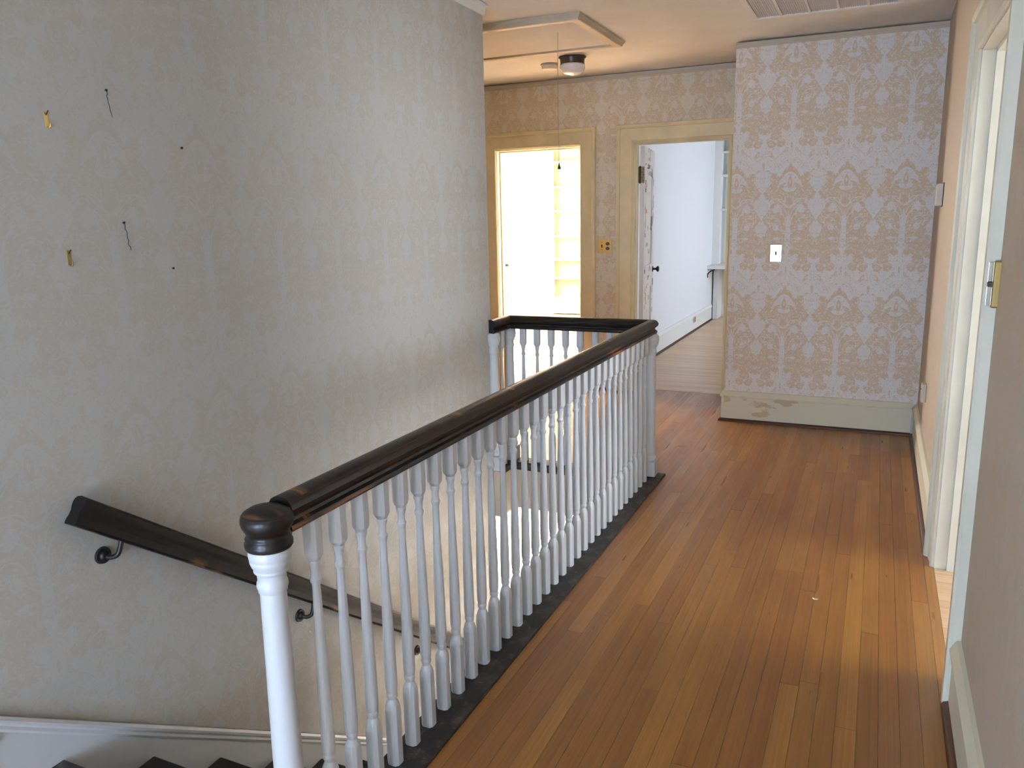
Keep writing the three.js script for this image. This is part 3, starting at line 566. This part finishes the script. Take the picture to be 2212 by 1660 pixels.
// ------------------------------------------------------------------ ceiling fittings
{
  const hx0 = -2.95, hx1 = -1.615, hz0 = -5.36, hz1 = -4.50;
  const ah = thing('attic_hatch', 'square attic hatch framed by a deep painted moulding in the ceiling', 'attic hatch', [(hx0 + hx1) / 2, CE, (hz0 + hz1) / 2]);
  const w = (hx1 - hx0) / 2, d = (hz1 - hz0) / 2;
  const FR = [[0, 0], [0.012, 0], [0.010, -0.010], [0.004, -0.016], [0, -0.022], [-0.004, -0.034], [-0.010, -0.037], [-0.052, -0.037], [-0.056, -0.034], [-0.060, -0.024], [-0.066, -0.020], [-0.066, 0]];
  const seg = (f) => creased(prism([0, 1].map((k) => FR.map(([o, y]) => f(o, y, k)))), 0.4);
  part('frame_board', seg((o, y, k) => [k ? w + o : -w - o, y, d + o]), M.cream2, ah);
  part('frame_board', seg((o, y, k) => [w + o, y, k ? -d - o : d + o]), M.cream2, ah);
  part('frame_board', seg((o, y, k) => [k ? -w - o : w + o, y, -d - o]), M.cream2, ah);
  part('frame_board', seg((o, y, k) => [-w - o, y, k ? d + o : -d - o]), M.cream2, ah);
  part('hatch_panel', box(-w + 0.060, w - 0.060, -0.024, -0.008, -d + 0.060, d - 0.060), M.ceiling, ah);
  const kx = -1.852 - (hx0 + hx1) / 2, kz = -4.79 - (hz0 + hz1) / 2;
  const cord = part('pull_cord', tube([[kx, -0.03, kz], [kx - 0.002, -0.3, kz], [kx - 0.001, -0.6, kz], [kx + 0.002, -0.80, kz]], 0.0016, 30, 6), M.cordMat, ah);
  part('cord_knob', lathe([[0, 0.012], [0.003, 0.01], [0.004, 0], [0.011, -0.024], [0.009, -0.028], [0, -0.029]], 16).translate(kx + 0.002, -0.80, kz), M.darkMetal, cord);

  const cl = thing('ceiling_light', 'round ceiling light with a dark collar and white glass bowl', 'ceiling light', [-2.09, CE, -5.69]);
  part('collar', lathe([[0, 0], [0.098, 0], [0.100, -0.006], [0.088, -0.009], [0.086, -0.044], [0.089, -0.050], [0.078, -0.050], [0, -0.04]], 48), M.collar, cl);
  part('glass_bowl', lathe([[0.076, -0.046], [0.086, -0.052], [0.091, -0.063], [0.092, -0.074], [0.087, -0.088], [0.075, -0.104], [0.056, -0.117], [0.030, -0.125], [0, -0.128]], 48), M.opal, cl);
  const sd = thing('smoke_detector', 'flat white smoke detector on the ceiling beside the ceiling light', 'smoke detector', [-2.335, CE, -5.86]);
  part('base', lathe([[0, 0], [0.066, 0], [0.067, -0.010], [0.062, -0.012], [0, -0.012]], 40), M.plastic, sd);
  part('cover', lathe([[0.058, -0.012], [0.059, -0.030], [0.052, -0.040], [0.020, -0.044], [0, -0.044]], 40), M.detector, sd);

  const vx0 = -0.765, vx1 = 0.04, vz0 = -5.165, vz1 = -4.60;
  const vg = thing('air_grille', 'large ceiling return grille with grey filter and white cross bars', 'air grille', [vx0, CE, vz0]);
  const W = vx1 - vx0, D = vz1 - vz0;
  part('frame', join([box(0, W, -0.012, 0, 0, 0.028, 0.003), box(0, W, -0.012, 0, D - 0.028, D, 0.003), box(0, 0.034, -0.012, 0, 0.028, D - 0.028, 0.003), box(W - 0.034, W, -0.012, 0, 0.028, D - 0.028, 0.003)]), M.grille, vg);
  for (const x of [0.165, 0.318, 0.471, 0.624]) part('cross_bar', box(x - 0.007, x + 0.007, -0.011, -0.001, 0.028, D - 0.028, 0.002), M.grille, vg);
  const lv = []; for (let x = 0.040; x < W - 0.04; x += 0.0115) { const b = box(-0.0035, 0.0035, -0.0055, -0.0045, 0.028, D - 0.028); b.translate(x, 0, 0); lv.push(b); }
  const louv = part('louvre', join(lv), M.louvre, vg); louv.userData.kind = 'stuff';
  part('filter', box(0.03, W - 0.03, -0.0018, -0.0008, 0.026, D - 0.026), M.filter, vg);
}

// ------------------------------------------------------------------ far rooms
{
  const cd = thing('door_2', 'overbright white closet door at the far end of the left bedroom', 'door', [-5.47, 0, -11.7], 0, null, 'structure'); cd.name = 'door_2';
  part('casing', join([box(-0.10, 0, 0, 2.44, 0, 0.02, 0.003), box(0.80, 0.86, 0, 2.44, 0, 0.02, 0.003), box(0, 0.80, 2.34, 2.44, 0, 0.02, 0.003)]), M.trimWhite, cd);
  part('leaf', box(0.004, 0.796, 0.035, 2.325, 0, 0.012, 0.002), M.roomWhite, cd);
  const k = lathe([[0, 0], [0.020, 0], [0.010, 0.006], [0.010, 0.024], [0.024, 0.034], [0.024, 0.044], [0, 0.052]], 20); k.rotateX(Math.PI / 2); k.translate(0.055, 0.74, 0.012); part('knob', k, M.darkMetal, cd);

  const bc = thing('bookcase', 'bright built-in bookcase seen through the left doorway', 'bookcase', [-4.63, 0, -11.69]);
  part('side_panel', box(0, 0.03, 0.02, 2.55, 0, 0.24, 0.002), M.trimWhite, bc); part('side_panel', box(0.95, 0.98, 0.02, 2.55, 0, 0.24, 0.002), M.trimWhite, bc);
  part('back_panel', box(0.03, 0.95, 0.02, 2.55, 0.001, 0.012), M.shelfBack, bc);
  for (const y of [0.247, 0.558, 0.844, 1.19, 1.568, 1.92, 2.281]) part('shelf', box(0.03, 0.95, y - 0.014, y + 0.014, 0.012, 0.235, 0.002), M.trimWhite, bc);
  part('plinth', box(0.03, 0.95, 0.02, 0.233, 0.20, 0.225), M.trimWhite, bc); part('top_board', box(-0.01, 0.99, 2.55, 2.58, 0, 0.25, 0.002), M.trimWhite, bc);

  const dk = thing('desk_unit', 'white built-in desk with shelves above at the end of the study', 'built-in desk', [-2.13, 0, -11.85]);
  part('desk_top', box(0, 1.4, 0.735, 0.785, 0, 0.74, 0.006), M.trimWhite, dk);
  part('side_stile', box(0, 0.10, 0.785, 2.55, 0.30, 0.42, 0.003), M.trimWhite, dk); part('side_stile', box(1.32, 1.40, 0.785, 2.55, 0.30, 0.42, 0.003), M.trimWhite, dk);
  part('leg_panel', box(0.02, 0.085, 0.002, 0.735, 0.02, 0.36, 0.003), M.trimWhite, dk);
  part('back_panel', box(0.085, 1.4, 0.012, 2.55, 0.001, 0.012), M.shelfCream, dk);
  for (const y of [1.53, 1.99, 2.30]) part('shelf', box(0.10, 1.32, y - 0.012, y + 0.012, 0.012, 0.40, 0.002), M.trimWhite, dk);
  part('kick_board', box(0.085, 1.4, 0.03, 0.20, 0.012, 0.03), M.trimWhite, dk);
  const arm = tube([[0.004, 0.62, 0.70], [0.004, 0.66, 0.72], [0.05, 0.71, 0.72], [0.10, 0.73, 0.72]], 0.009, 16, 8); part('bracket', arm, M.darkMetal, dk);

  const so = thing('baseboard_socket', 'dark socket set in the white baseboard of the study', 'socket', [-2.104, 0.150, -10.24]);
  part('plate', box(0, 0.005, -0.038, 0.038, -0.055, 0.055, 0.002), M.plastic, so); part('outlet', box(0.004, 0.008, -0.030, 0.030, -0.03, 0.012, 0.002), M.brownPlastic, so);

  const ps = thing('paper_scrap', 'tiny curled white scrap of paper on the hall floor', 'paper scrap', [-0.135, 0.0005, -3.075]);
  const g = new THREE.PlaneGeometry(0.022, 0.010, 10, 3); const p = g.attributes.position;
  for (let i = 0; i < p.count; i++) { const x = p.getX(i), y = p.getY(i); p.setXYZ(i, x, 0.0012 + 26 * x * x + 0.0006 * Math.sin(x * 600), y + 8 * x * x); }
  g.computeVertexNormals(); const b = g.clone(); b.translate(0, -0.0003, 0); part('scrap', join([metreUV(g), metreUV(b)]), M.paperWhite, ps);
}

renderer.render(scene, camera);
